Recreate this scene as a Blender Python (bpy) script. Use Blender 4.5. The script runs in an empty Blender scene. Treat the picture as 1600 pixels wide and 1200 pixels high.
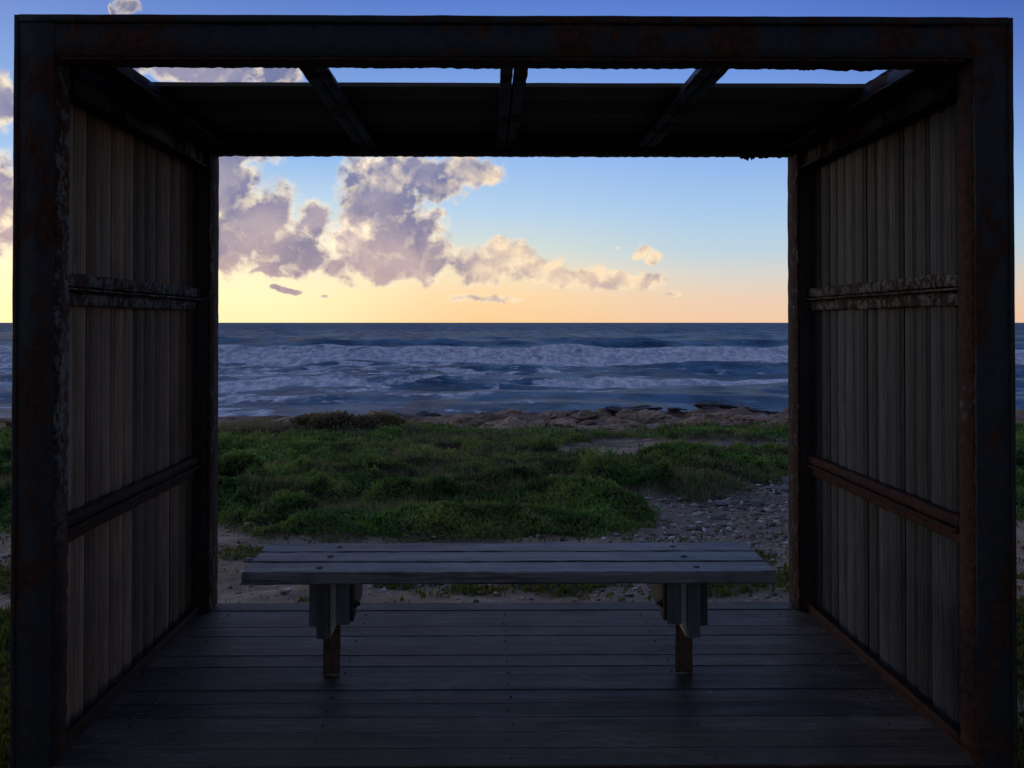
import bpy, bmesh, math, random
import numpy as np
from mathutils import Vector, Matrix, Euler, noise as mn

random.seed(7)
rng = np.random.default_rng(11)
S = bpy.context.scene
COL = S.collection

# ------------------------------------------------------------------ camera
F = 1330.0                      # focal length in photo pixels (1600 wide)
EYE = Vector((-0.078, 0.0, 1.38))
YAW = math.radians(0.5)
SHX = (37 - F * math.tan(YAW)) / 1600
CX = 800 - SHX * 1600
cam_d = bpy.data.cameras.new('camera')
cam = bpy.data.objects.new('camera', cam_d)
COL.objects.link(cam)
cam_d.sensor_width = 36.0
cam_d.lens = F / 1600 * 36
PITCH = math.radians(0.6)
cam.location = EYE
cam.rotation_euler = (math.radians(90) + PITCH, 0, -YAW)
cam_d.shift_y = -(96 + F * math.tan(PITCH)) / 1600
cam_d.shift_x = SHX
cam_d.clip_start = 0.05
cam_d.clip_end = 60000
S.camera = cam

S.view_settings.view_transform = 'Standard'
S.view_settings.look = 'None'
S.view_settings.exposure = 0.0
S.view_settings.gamma = 1.0
S.view_settings.use_curve_mapping = False


def lin(r, g, b):
    def f(c):
        c /= 255.0
        return c / 12.92 if c <= 0.04045 else ((c + 0.055) / 1.055) ** 2.4
    return (f(r), f(g), f(b), 1.0)


class G:
    """small helper to write node trees"""
    def __init__(s, nt):
        s.nt = nt

    def n(s, t, ins=None, out=0, **props):
        nd = s.nt.nodes.new(t)
        for k, v in props.items():
            setattr(nd, k, v)
        for k, v in (ins or {}).items():
            s.set(nd.inputs[k], v)
        return nd.outputs[out] if out is not None else nd

    def set(s, sock, v):
        if isinstance(v, bpy.types.NodeSocket):
            s.nt.links.new(v, sock)
        else:
            sock.default_value = v

    def m(s, op, a, b=0.0, c=0.0, clamp=False):
        return s.n('ShaderNodeMath', {0: a, 1: b, 2: c}, operation=op, use_clamp=clamp)

    def v(s, op, a, b=(0, 0, 0), c=(0, 0, 0), out=0):
        nd = s.n('ShaderNodeVectorMath', {0: a, 1: b, 2: c}, out=None, operation=op)
        return nd.outputs[out]

    def sm(s, x, a, b, lo=0.0, hi=1.0):
        return s.n('ShaderNodeMapRange', {0: x, 1: a, 2: b, 3: lo, 4: hi}, interpolation_type='SMOOTHSTEP')

    def lm(s, x, a, b, lo=0.0, hi=1.0):
        return s.n('ShaderNodeMapRange', {0: x, 1: a, 2: b, 3: lo, 4: hi})

    def mix(s, f, a, b, blend='MIX'):
        nd = s.nt.nodes.new('ShaderNodeMix')
        nd.data_type = 'RGBA'
        nd.blend_type = blend
        s.set(nd.inputs[0], f)
        s.set(nd.inputs[6], a)
        s.set(nd.inputs[7], b)
        return nd.outputs[2]

    def noise(s, vec, scale, detail=4, rough=0.55, dist=0.0, out=0):
        return s.n('ShaderNodeTexNoise', {'Vector': vec, 'Scale': scale, 'Detail': detail,
                                          'Roughness': rough, 'Distortion': dist}, out=out)

    def ramp(s, f, stops, interp='LINEAR'):
        nd = s.nt.nodes.new('ShaderNodeValToRGB')
        cr = nd.color_ramp
        cr.interpolation = interp
        while len(cr.elements) < len(stops):
            cr.elements.new(0.5)
        for e, (p, c) in zip(cr.elements, stops):
            e.position = p
            e.color = c
        s.set(nd.inputs[0], f)
        return nd.outputs[0]


# ------------------------------------------------------------------ world: dusk sky with clouds
W = bpy.data.worlds.new('World')
S.world = W
W.use_nodes = True
W.node_tree.nodes.clear()


def px_dir(x, y):
    """photo pixel -> (azimuth, elevation) of that direction"""
    a = math.atan((x - CX) / F) + YAW
    e = math.atan((504 - y) / math.hypot(F, x - CX))
    return a, e


CLOUDS = [  # px x, px y, half width, half height
    (345, 285, 78, 62), (392, 345, 78, 62), (450, 392, 88, 40), (350, 380, 90, 48), (330, 240, 95, 30), (240, 330, 140, 90), (490, 340, 34, 32),
    (598, 300, 70, 66), (622, 362, 74, 52), (650, 270, 70, 34), (728, 270, 62, 27), (690, 290, 40, 22), (660, 405, 52, 40),
    (585, 412, 95, 32), (555, 380, 60, 30), (590, 225, 55, 30),
    (792, 400, 42, 30), (745, 420, 54, 30), (835, 424, 56, 24), (905, 436, 60, 17), (975, 441, 62, 17),
    (1001, 390, 21, 12), (1019, 400, 18, 13), (1054, 459, 18, 6), (446, 455, 34, 8), (760, 467, 62, 6), (508, 463, 12, 5), (425, 430, 45, 8),
    (290, 106, 165, 26), (436, 112, 30, 20), (200, 10, 30, 12), (172, 14, 8, 14),
    (-30, 320, 90, 80), (-20, 165, 60, 50), (-140, 240, 140, 80),
    (-420, 330, 160, 70), (-700, 400, 200, 60), (960, 386, 10, 6), (-250, 60, 150, 40),
]

wg = G(W.node_tree)
gen = wg.n('ShaderNodeTexCoord', out='Generated')
sep = wg.n('ShaderNodeSeparateXYZ', {0: gen}, out=None)
hyp = wg.m('SQRT', wg.m('ADD', wg.m('MULTIPLY', sep.outputs[0], sep.outputs[0]), wg.m('MULTIPLY', sep.outputs[1], sep.outputs[1])))
az = wg.m('ARCTAN2', sep.outputs[0], sep.outputs[1])
el = wg.m('ARCTAN2', sep.outputs[2], hyp)
ael = wg.n('ShaderNodeCombineXYZ', {0: az, 1: el, 2: 0.0})


def cloud_fields():
    g = wg
    P = ael
    wn = g.noise(P, 26.0, 3, 0.5, out=1)
    Pw = g.v('MULTIPLY_ADD', g.v('SUBTRACT', wn, (0.5, 0.5, 0.5)), (0.034, 0.026, 0), P)
    d = None
    for (x, y, rx, ry) in CLOUDS:
        a, e = px_dir(x, y)
        ia, ie = F / rx * (1 + ((x - 800) / F) ** 2), F / ry * math.sqrt(1 + ((x - 800) / F) ** 2)
        q = g.v('MULTIPLY_ADD', Pw, (ia, ie, 0), (-a * ia, -e * ie, 0))
        L = g.v('LENGTH', q, out=1)
        if rx * ry < 400:
            L = g.m('ADD', L, 0.22 if rx * ry > 200 else 0.42)
        d = L if d is None else g.m('SMOOTH_MIN', d, L, 0.22)
    n1 = g.noise(P, 28.0, 8, 0.56, 0.15)
    na = g.noise(P, 32.0, 5, 0.55, 0.3)
    nb = g.noise(g.v('ADD', P, (-0.004, 0.009, 0)), 32.0, 5, 0.55, 0.3)
    dens = g.m('ADD', g.m('SUBTRACT', 1.16, d), g.m('MULTIPLY', g.m('SUBTRACT', n1, 0.5), 2.1))
    rel = g.m('SUBTRACT', na, nb)
    return dens, rel


H = math.pi / 2


def estops(lst):
    return [(e / H, lin(*c)) for e, c in lst]


ef = wg.m('DIVIDE', el, H, clamp=True)
rampR = wg.ramp(ef, estops([(0.0, (248, 206, 172)), (.028, (238, 210, 186)), (.05, (222, 214, 205)), (.08, (190, 212, 226)), (.13, (165, 200, 238)), (.19, (140, 178, 238)),
                            (.29, (108, 148, 226)), (.37, (76, 114, 206)), (.55, (106, 132, 190)), (.8, (136, 148, 184)), (H, (146, 152, 176))]))
rampL = wg.ramp(ef, estops([(0.0, (255, 247, 190)), (.03, (255, 250, 200)), (.055, (255, 244, 205)), (.085, (238, 234, 218)), (.13, (196, 218, 236)), (.19, (138, 184, 238)),
                            (.29, (112, 148, 216)), (.37, (80, 116, 200)), (.55, (106, 132, 190)), (.8, (136, 148, 184)), (H, (146, 152, 176))]))
rampM = wg.ramp(ef, estops([(0.0, (255, 212, 158)), (.028, (255, 218, 170)), (.055, (248, 226, 192)), (.085, (215, 222, 216)), (.13, (180, 210, 238)), (.19, (150, 188, 240)),
                            (.29, (112, 152, 224)), (.37, (82, 120, 206)), (.55, (106, 132, 190)), (.8, (136, 148, 184)), (H, (146, 152, 176))]))
fM = wg.sm(az, 0.30, -0.02)
fL = wg.sm(az, 0.0, -0.27)
fLb = wg.sm(az, -2.2, -1.1)
sky = wg.mix(fM, rampR, rampM)
sky = wg.mix(wg.m('MULTIPLY', fL, fLb), sky, rampL)
corner = wg.m('MULTIPLY', wg.sm(az, 0.22, 0.62), wg.sm(el, 0.10, 0.36))
sky = wg.mix(corner, sky, wg.mix(1.0, sky, (0.45, 0.50, 0.68, 1), 'MULTIPLY'))
# the side of the sky away from the sunset falls off, as it does at dusk
away = wg.m('COSINE', wg.m('ADD', az, 0.42))
dk = wg.sm(away, -0.75, 0.86, 0.38, 1.0)
sky = wg.mix(1.0, sky, wg.n('ShaderNodeCombineColor', {0: dk, 1: dk, 2: wg.sm(away, -0.75, 0.80, 0.36, 1.0)}), 'MULTIPLY')

D0, rel = cloud_fields()
alpha = wg.sm(D0, -0.05, 0.42)
thick = wg.sm(D0, 0.0, 0.62)
lit = wg.sm(rel, -0.20, 0.26)
# where the hidden sun breaks through the cloud tops
hx, hy = px_dir(600, 262)
hot = wg.sm(wg.v('LENGTH', wg.v('MULTIPLY_ADD', ael, (22, 34, 0), (-hx * 22, -hy * 34, 0)), out=1), 1.15, 0.2)
hx, hy = px_dir(545, 375)
hot = wg.m('MAXIMUM', hot, wg.sm(wg.v('LENGTH', wg.v('MULTIPLY_ADD', ael, (24, 34, 0), (-hx * 24, -hy * 34, 0)), out=1), 1.2, 0.2))
lit = wg.m('ADD', lit, wg.m('MULTIPLY', hot, 0.5))
rightness = wg.sm(az, -0.09, 0.03)
thk = wg.m('MULTIPLY', thick, wg.m('SUBTRACT', 1.0, wg.m('MULTIPLY', rightness, 0.74)))
core = wg.sm(D0, 0.35, 0.95)
shade = wg.m('SUBTRACT', thk, wg.m('MULTIPLY', wg.m('SUBTRACT', lit, 0.45), wg.m('SUBTRACT', 1.15, wg.m('MULTIPLY', core, 0.62))), clamp=True)
cream = wg.mix(rightness, wg.mix(hot, lin(255, 236, 205), (1.25, 1.0, 0.72, 1)), lin(255, 228, 194))
soft = wg.sm(wg.noise(ael, 13.0, 5, 0.6, 0.6), 0.34, 0.66)
greyc = wg.mix(wg.sm(el, 0.04, 0.2), wg.mix(soft, lin(140, 128, 156), lin(196, 170, 174)), wg.mix(soft, lin(104, 110, 160), lin(150, 146, 174)))
ccol = wg.mix(shade, cream, greyc)
# the upper sky's clouds are dimmer, away from the sunset they fade with the sky
cdk = wg.m('MULTIPLY', wg.sm(el, 0.5, 0.25, 0.35, 1.0), wg.sm(away, -0.6, 0.5, 0.12, 1.0))
ccol = wg.mix(1.0, ccol, wg.n('ShaderNodeCombineColor', {0: cdk, 1: cdk, 2: cdk}), 'MULTIPLY')
sky = wg.mix(alpha, sky, ccol)
bg1 = wg.n('ShaderNodeBackground', {0: sky, 1: 0.95})
SUN_AZ, SUN_EL = -0.85, math.radians(3.5)
nish = wg.n('ShaderNodeTexSky', sky_type='NISHITA', sun_disc=False, sun_elevation=SUN_EL,
            sun_rotation=2 * math.pi + SUN_AZ, altitude=0.0, air_density=1.0, dust_density=1.0, ozone_density=1.5)
bg2 = wg.n('ShaderNodeBackground', {0: nish, 1: 0.02})
add = wg.n('ShaderNodeAddShader', {0: bg1, 1: bg2})
wg.n('ShaderNodeOutputWorld', {0: add}, out=None)
W.cycles.sampling_method = 'MANUAL'
W.cycles.sample_map_resolution = 512

sun_d = bpy.data.lights.new('sun', 'SUN')
sun = bpy.data.objects.new('sun', sun_d)
COL.objects.link(sun)
sun_d.energy = 0.2
sun_d.angle = math.radians(14)
sun_d.color = (1.0, 0.78, 0.55)
sd = Vector((math.sin(SUN_AZ) * math.cos(SUN_EL), math.cos(SUN_AZ) * math.cos(SUN_EL), math.sin(SUN_EL)))
sun.rotation_euler = sd.to_track_quat('Z', 'Y').to_euler()


# ------------------------------------------------------------------ materials
def new_mat(name):
    m = bpy.data.materials.new(name)
    m.use_nodes = True
    m.node_tree.nodes.clear()
    g = G(m.node_tree)
    return m, g


def finish(g, col, rough, bump=None, bstr=0.3, bdist=0.01, metallic=0.0, spec=0.5, **extra):
    ins = {'Base Color': col, 'Roughness': rough, 'Metallic': metallic, 'Specular IOR Level': spec}
    ins.update(extra)
    if bump is not None:
        ins['Normal'] = g.n('ShaderNodeBump', {'Height': bump, 'Strength': bstr, 'Distance': bdist})
    b = g.n('ShaderNodeBsdfPrincipled', ins)
    g.n('ShaderNodeOutputMaterial', {0: b}, out=None)


def obj_coords(g, spread=37.0):
    oc = g.n('ShaderNodeTexCoord', out='Object')
    r = g.n('ShaderNodeObjectInfo', out='Random')
    off = g.v('SCALE', (1.0, 0.7, 0.4), )
    nd = g.nt.nodes[-1]
    g.set(nd.inputs['Scale'], g.m('MULTIPLY', r, spread))
    return g.v('ADD', oc, off), r


def world_coords(g):
    return g.n('ShaderNodeNewGeometry', out='Position')


def mat_wood(name, c_dark, c_mid, c_light, axis, rough=0.65, spec=0.4, grime=0.5, warm=None, wear=0.0, crack=0.0):
    m, g = new_mat(name)
    p, r = obj_coords(g)
    st = [14.0, 14.0, 14.0]
    st[axis] = 0.9
    q = g.v('MULTIPLY', p, tuple(st))
    fine = g.noise(g.v('MULTIPLY', q, (6, 6, 6)), 1.0, 6, 0.65, 0.3)
    mid = g.noise(q, 1.0, 5, 0.6, 1.2)
    blot = g.noise(p, 3.5, 5, 0.6)
    c = g.mix(g.sm(mid, 0.3, 0.7), c_dark, c_mid)
    c = g.mix(g.m('MULTIPLY', g.sm(fine, 0.48, 0.75), 0.6), c, c_light)
    c = g.mix(g.m('MULTIPLY', g.sm(blot, 0.5, 0.72), grime), c, (c_dark[0] * .55, c_dark[1] * .5, c_dark[2] * .5, 1))
    if warm:
        c = g.mix(g.m('MULTIPLY', g.sm(g.noise(p, 1.3, 3), 0.45, 0.7), 0.55), c, warm)
    tone = g.lm(r, 0, 1, 0.6, 1.5)
    c = g.mix(1.0, c, g.n('ShaderNodeCombineColor', {0: tone, 1: tone, 2: tone}), 'MULTIPLY')
    h = g.m('ADD', g.m('MULTIPLY', fine, 0.6), g.m('MULTIPLY', mid, 0.6))
    if wear:
        wp = world_coords(g)
        wn = g.noise(g.v('MULTIPLY', wp, (1.0, 1.8, 1)), 2.3, 8, 0.68, 0.5)
        sn = g.noise(g.v('MULTIPLY', wp, (1.0, 3.0, 1)), 22.0, 5, 0.7)
        c = g.mix(g.m('MULTIPLY', g.m('MULTIPLY', g.sm(wn, 0.50, 0.70), g.sm(sn, 0.40, 0.62)), wear), c, (0.17, 0.15, 0.13, 1))
        c = g.mix(g.m('MULTIPLY', g.sm(wn, 0.48, 0.34), 0.6), c, (0.018, 0.015, 0.013, 1))
    if crack:
        cs = [70.0, 70.0, 70.0]
        cs[axis] = 1.6
        cn = g.noise(g.v('MULTIPLY', p, tuple(cs)), 1.0, 3, 0.5, 0.6)
        cm = g.m('MULTIPLY', g.sm(cn, 0.66, 0.72), g.sm(blot, 0.42, 0.55))
        c = g.mix(g.m('MULTIPLY', cm, crack), c, (0.012, 0.011, 0.011, 1))
        h = g.m('SUBTRACT', h, g.m('MULTIPLY', cm, 1.2))
    ro = g.lm(mid, 0.3, 0.7, rough - 0.1, rough + 0.12)
    finish(g, c, ro, h, 0.5, 0.004, spec=spec)
    return m


def mat_steel(name, rust_amt=0.5, peel=0.45, zfade=False):
    """dark blue-grey painted steel, rusting through, with pale primer where the paint has flaked"""
    m, g = new_mat(name)
    p = world_coords(g)
    big = g.noise(g.v('MULTIPLY', p, (1, 1, 0.55)), 5.0, 8, 0.65, 0.4)
    edge = g.noise(p, 38.0, 6, 0.7, 0.4)
    pit = g.noise(p, 160.0, 4, 0.7)
    paint = g.mix(g.sm(edge, 0.3, 0.7), (0.014, 0.016, 0.019, 1), (0.028, 0.030, 0.033, 1))
    rust = g.mix(g.sm(edge, 0.32, 0.68), (0.020, 0.009, 0.006, 1), (0.070, 0.026, 0.014, 1))
    rust = g.mix(g.m('MULTIPLY', g.sm(pit, 0.5, 0.7), 0.5), rust, (0.012, 0.007, 0.006, 1))
    rm = g.sm(g.m('ADD', big, g.m('MULTIPLY', g.m('SUBTRACT', edge, 0.5), 0.35)), 0.62 - 0.3 * rust_amt, 0.68 - 0.3 * rust_amt)
    c = g.mix(rm, paint, rust)
    pn = g.noise(g.v('MULTIPLY', p, (1, 1, 0.6)), 15.0, 8, 0.75, 0.8)
    pz = g.n('ShaderNodeSeparateXYZ', {0: p}, out=None).outputs[2]
    pm = g.m('MULTIPLY', g.sm(pn, 0.72 - 0.25 * peel, 0.75 - 0.25 * peel), g.sm(edge, 0.42, 0.52))
    if zfade: pm = g.m('MULTIPLY', pm, g.sm(pz, 0.55, 1.0))
    c = g.mix(pm, c, g.mix(edge, (0.05, 0.05, 0.047, 1), (0.22, 0.21, 0.185, 1)))
    h = g.m('ADD', g.m('MULTIPLY', rm, -0.4), g.m('ADD', g.m('MULTIPLY', pm, 0.8), g.m('ADD', g.m('MULTIPLY', edge, 0.5), g.m('MULTIPLY', pit, 0.35))))
    finish(g, c, g.lm(rm, 0, 1, 0.5, 0.85), h, 0.7, 0.003, spec=0.2)
    return m


M = {}
M['steel'] = mat_steel('painted_rusting_steel', 0.40, -0.05)
M['steel_peel'] = mat_steel('flaking_steel', 0.8, 0.9, True)
M['steel_cheek'] = mat_steel('rusty_cheek_steel', 1.1, 0.15)
M['steel_dark'] = mat_steel('shaded_steel', 0.5, -0.8)  # darker steel copy: shade along the wall tops put into the colour
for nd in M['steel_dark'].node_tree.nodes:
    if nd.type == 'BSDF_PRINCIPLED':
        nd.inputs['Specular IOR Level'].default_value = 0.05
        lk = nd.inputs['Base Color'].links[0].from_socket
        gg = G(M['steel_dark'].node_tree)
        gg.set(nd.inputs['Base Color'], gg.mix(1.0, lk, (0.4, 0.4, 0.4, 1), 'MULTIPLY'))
M['rail_peel'] = mat_steel('flaking_rail_steel', 1.0, 1.0)
M['steel_rail'] = mat_steel('rail_steel', 1.1, 0.7)
M['steel_rust'] = mat_steel('rusty_steel', 1.5, -0.6)
M['wall_warm'] = mat_wood('wall_timber_warm', (0.10, 0.064, 0.042, 1), (0.20, 0.130, 0.086, 1), (0.31, 0.225, 0.165, 1), 2, 0.72, 0.25, 0.4)
M['wall_grey'] = mat_wood('wall_timber_grey', (0.028, 0.026, 0.027, 1), (0.056, 0.053, 0.056, 1), (0.15, 0.145, 0.15, 1), 2, 0.62, 0.22, 0.35)
M['deck'] = mat_wood('deck_timber', (0.046, 0.034, 0.026, 1), (0.080, 0.061, 0.047, 1), (0.165, 0.128, 0.10, 1), 0, 0.6, 0.25, 0.5, (0.042, 0.026, 0.018, 1), wear=0.75)
M['roof'] = mat_wood('roof_timber', (0.06, 0.048, 0.036, 1), (0.11, 0.088, 0.066, 1), (0.16, 0.13, 0.11, 1), 0, 0.8, 0.2, 0.3)
M['bench'] = mat_wood('bench_timber', (0.036, 0.032, 0.031, 1), (0.108, 0.098, 0.098, 1), (0.27, 0.25, 0.245, 1), 0, 0.5, 0.5, 0.75, wear=0.35, crack=0.9)
M['bearer'] = mat_wood('bearer_timber', (0.04, 0.044, 0.044, 1), (0.08, 0.085, 0.085, 1), (0.13, 0.13, 0.125, 1), 2, 0.7, 0.3, 0.3)

m, g = new_mat('orange_rusted_post')
p = world_coords(g)
e1 = g.noise(p, 45, 6, 0.7)
c = g.mix(g.sm(e1, 0.3, 0.7), (0.045, 0.021, 0.012, 1), (0.13, 0.062, 0.032, 1))
c = g.mix(g.sm(g.noise(p, 18, 3), 0.6, 0.66), c, (0.01, 0.01, 0.012, 1))
finish(g, c, 0.85, e1, 0.6, 0.003)
M['post'] = m
m, g = new_mat('pale_zinc_strip')
p = world_coords(g)
e1 = g.noise(p, 60, 5, 0.6)
finish(g, g.mix(e1, (0.32, 0.27, 0.21, 1), (0.62, 0.55, 0.45, 1)), 0.6, e1, 0.3, 0.002)
M['strip'] = m
m, g = new_mat('dark_iron')
p = world_coords(g)
e1 = g.noise(p, 80, 5, 0.6)
finish(g, g.mix(e1, (0.012, 0.010, 0.010, 1), (0.05, 0.03, 0.022, 1)), 0.7, e1, 0.4, 0.002)
M['iron'] = m


def mat_rock(name, ca, cb, cc, scale=3.0, rough=0.85, spec=0.3):
    m, g = new_mat(name)
    p, r = obj_coords(g, 60)
    a = g.noise(p, scale, 7, 0.65, 0.4)
    b = g.noise(p, scale * 6, 5, 0.7)
    c = g.mix(g.sm(a, 0.35, 0.65), ca, cb)
    c = g.mix(g.m('MULTIPLY', g.sm(b, 0.5, 0.7), 0.7), c, cc)
    t = g.lm(r, 0, 1, 0.65, 1.3)
    c = g.mix(1.0, c, g.n('ShaderNodeCombineColor', {0: t, 1: t, 2: t}), 'MULTIPLY')
    finish(g, c, rough, g.m('ADD', a, g.m('MULTIPLY', b, 0.5)), 0.9, 0.06, spec=spec)
    return m


M['rock_tan'] = mat_rock('tan_limestone', (0.24, 0.15, 0.10, 1), (0.50, 0.33, 0.21, 1), (0.13, 0.10, 0.085, 1))
M['rock_dark'] = mat_rock('wet_dark_rock', (0.012, 0.010, 0.010, 1), (0.035, 0.026, 0.022, 1), (0.06, 0.045, 0.035, 1), 3, 0.5, 0.5)
M['stone_pale'] = mat_rock('pale_stone', (0.30, 0.29, 0.29, 1), (0.50, 0.48, 0.47, 1), (0.22, 0.19, 0.17, 1), 9)


# ------------------------------------------------------------------ object helpers
def tag(o, label=None, cat=None, group=None, kind=None):
    if label: o['label'] = label
    if cat: o['category'] = cat
    if group: o['group'] = group
    if kind: o['kind'] = kind
    return o


def empty(name, loc, label, cat, group=None):
    o = bpy.data.objects.new(name, None)
    o.empty_display_size = 0.2
    COL.objects.link(o)
    o.location = loc
    return tag(o, label, cat, group)


def wloc(o):
    v = Vector((0, 0, 0))
    while o is not None:
        v += o.location
        o = o.parent
    return v


def obj(name, verts, faces, mat, parent=None, smooth=False):
    """verts are world positions; the origin goes to the middle of the mesh"""
    vs = np.asarray(verts, dtype=float)
    c = (vs.min(0) + vs.max(0)) / 2
    me = bpy.data.meshes.new(name)
    me.from_pydata((vs - c).tolist(), [], faces)
    me.materials.append(mat)
    if smooth:
        me.shade_smooth()
    o = bpy.data.objects.new(name, me)
    COL.objects.link(o)
    base = wloc(parent) if parent else Vector((0, 0, 0))
    o.parent = parent
    o.location = Vector(c) - base
    return o


def big_mesh(name, verts, quads, mat, smooth=False, tris=None):
    me = bpy.data.meshes.new(name)
    k = 4 if tris is None else 3
    fc = quads if tris is None else tris
    n = len(fc)
    me.vertices.add(len(verts))
    me.vertices.foreach_set('co', np.asarray(verts, dtype=np.float32).ravel())
    me.loops.add(n * k)
    me.loops.foreach_set('vertex_index', np.asarray(fc, dtype=np.int32).ravel())
    me.polygons.add(n)
    me.polygons.foreach_set('loop_start', np.arange(0, n * k, k, dtype=np.int32))
    me.polygons.foreach_set('loop_total', np.full(n, k, dtype=np.int32))
    me.update(calc_edges=True)
    me.materials.append(mat)
    if smooth:
        me.polygons.foreach_set('use_smooth', np.ones(n, dtype=bool))
    o = bpy.data.objects.new(name, me)
    COL.objects.link(o)
    return o


def add_attr(o, name, arr):
    a = o.data.attributes.new(name, 'FLOAT', 'POINT')
    a.data.foreach_set('value', np.asarray(arr, dtype=np.float32))


def sweep(prof, axis, a0, a1, n=1, jit=0.0, seed=0.0, off=(0, 0), jf=16.0):
    """closed 2D profile swept along an axis (0,1,2); the two other axes take the profile's coordinates.
    jit roughens the edges so that no arris is perfectly straight"""
    oth = [i for i in range(3) if i != axis]
    vs, fs = [], []
    k = len(prof)
    for i in range(n + 1):
        t = a0 + (a1 - a0) * i / n
        for (u, w) in prof:
            v = [0, 0, 0]
            v[axis] = t
            v[oth[0]] = u + off[0]
            v[oth[1]] = w + off[1]
            if jit:
                q = Vector(v) * jf + Vector((seed, seed * .7, seed * .3))
                v[oth[0]] += jit * mn.noise(q)
                v[oth[1]] += jit * mn.noise(q + Vector((31, 17, 5)))
            vs.append(v)
    for i in range(n):
        for j in range(k):
            a, b = i * k + j, i * k + (j + 1) % k
            fs.append((a, b, b + k, a + k))
    fs.append(tuple(range(k - 1, -1, -1)))
    fs.append(tuple(range(n * k, n * k + k)))
    # orientation: keep normals outward
    area = sum(prof[j][0] * prof[(j + 1) % k][1] - prof[(j + 1) % k][0] * prof[j][1] for j in range(k))
    flip = (area > 0) != (axis in (0, 2))
    if flip:
        fs = [tuple(reversed(f)) for f in fs]
    return vs, fs


def merge(*parts):
    V, Fc = [], []
    for vs, fs in parts:
        b = len(V)
        V += list(vs)
        Fc += [tuple(i + b for i in f) for f in fs]
    return V, Fc


def rect(u0, u1, w0, w1, c=0.003):
    """rectangle profile with small chamfers"""
    return [(u0 + c, w0), (u1 - c, w0), (u1, w0 + c), (u1, w1 - c), (u1 - c, w1), (u0 + c, w1), (u0, w1 - c), (u0, w0 + c)]


def box(x0, x1, y0, y1, z0, z1, axis=0, n=1, jit=0.0, seed=0.0, c=0.003, jf=16.0):
    b = [(x0, x1), (y0, y1), (z0, z1)]
    o = [b[i] for i in range(3) if i != axis]
    return sweep(rect(o[0][0], o[0][1], o[1][0], o[1][1], c), axis, b[axis][0], b[axis][1], n, jit, seed, (0, 0), jf)


# ------------------------------------------------------------------ numpy noise
def vnoise(x, y, seed=0):
    xi = np.floor(x).astype(np.int64); yi = np.floor(y).astype(np.int64)
    xf = x - xi; yf = y - yi
    def h(a, b):
        n = (a * 374761393 + b * 668265263 + seed * 974711) & 0x7fffffff
        n = ((n ^ (n >> 13)) * 1274126177) & 0x7fffffff
        n = n ^ (n >> 16)
        return (n & 0xffff) / 65535.0
    u = xf * xf * (3 - 2 * xf); v = yf * yf * (3 - 2 * yf)
    return (h(xi, yi) * (1 - u) + h(xi + 1, yi) * u) * (1 - v) + (h(xi, yi + 1) * (1 - u) + h(xi + 1, yi + 1) * u) * v


def fbm(x, y, oct=4, seed=0, gain=0.5):
    s = 0; a = 1.0; t = 0
    for i in range(oct):
        s = s + a * vnoise(x * 2 ** i + i * 17.3, y * 2 ** i - i * 9.1, seed + i)
        t += a; a *= gain
    return s / t


def sstep(x, a, b):
    t = np.clip((x - a) / (b - a), 0, 1)
    return t * t * (3 - 2 * t)


# ------------------------------------------------------------------ terrain
PD = [-80, 0, 4, 5.2, 8, 14, 22, 31, 36, 40, 60, 90]
PH = [-2.4, -1.66, -1.62, -1.64, -1.86, -2.48, -3.12, -3.62, -4.0, -4.7, -7.5, -9]
SEA_Z = EYE.z - 4.3
AX = 763.0


def to_px(x, y):
    """ground point -> where it stands in the photograph's pixel grid (used to lay out plant zones)"""
    yy = np.maximum(y, 2.0)
    rel = np.interp(yy, PD, PH)
    return AX + (x - EYE.x) / yy * F, 504 - rel / yy * F


def ell(px, py, cx, cy, rx, ry):
    return 1 - np.sqrt(((px - cx) / rx) ** 2 + ((py - cy) / ry) ** 2)


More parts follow.
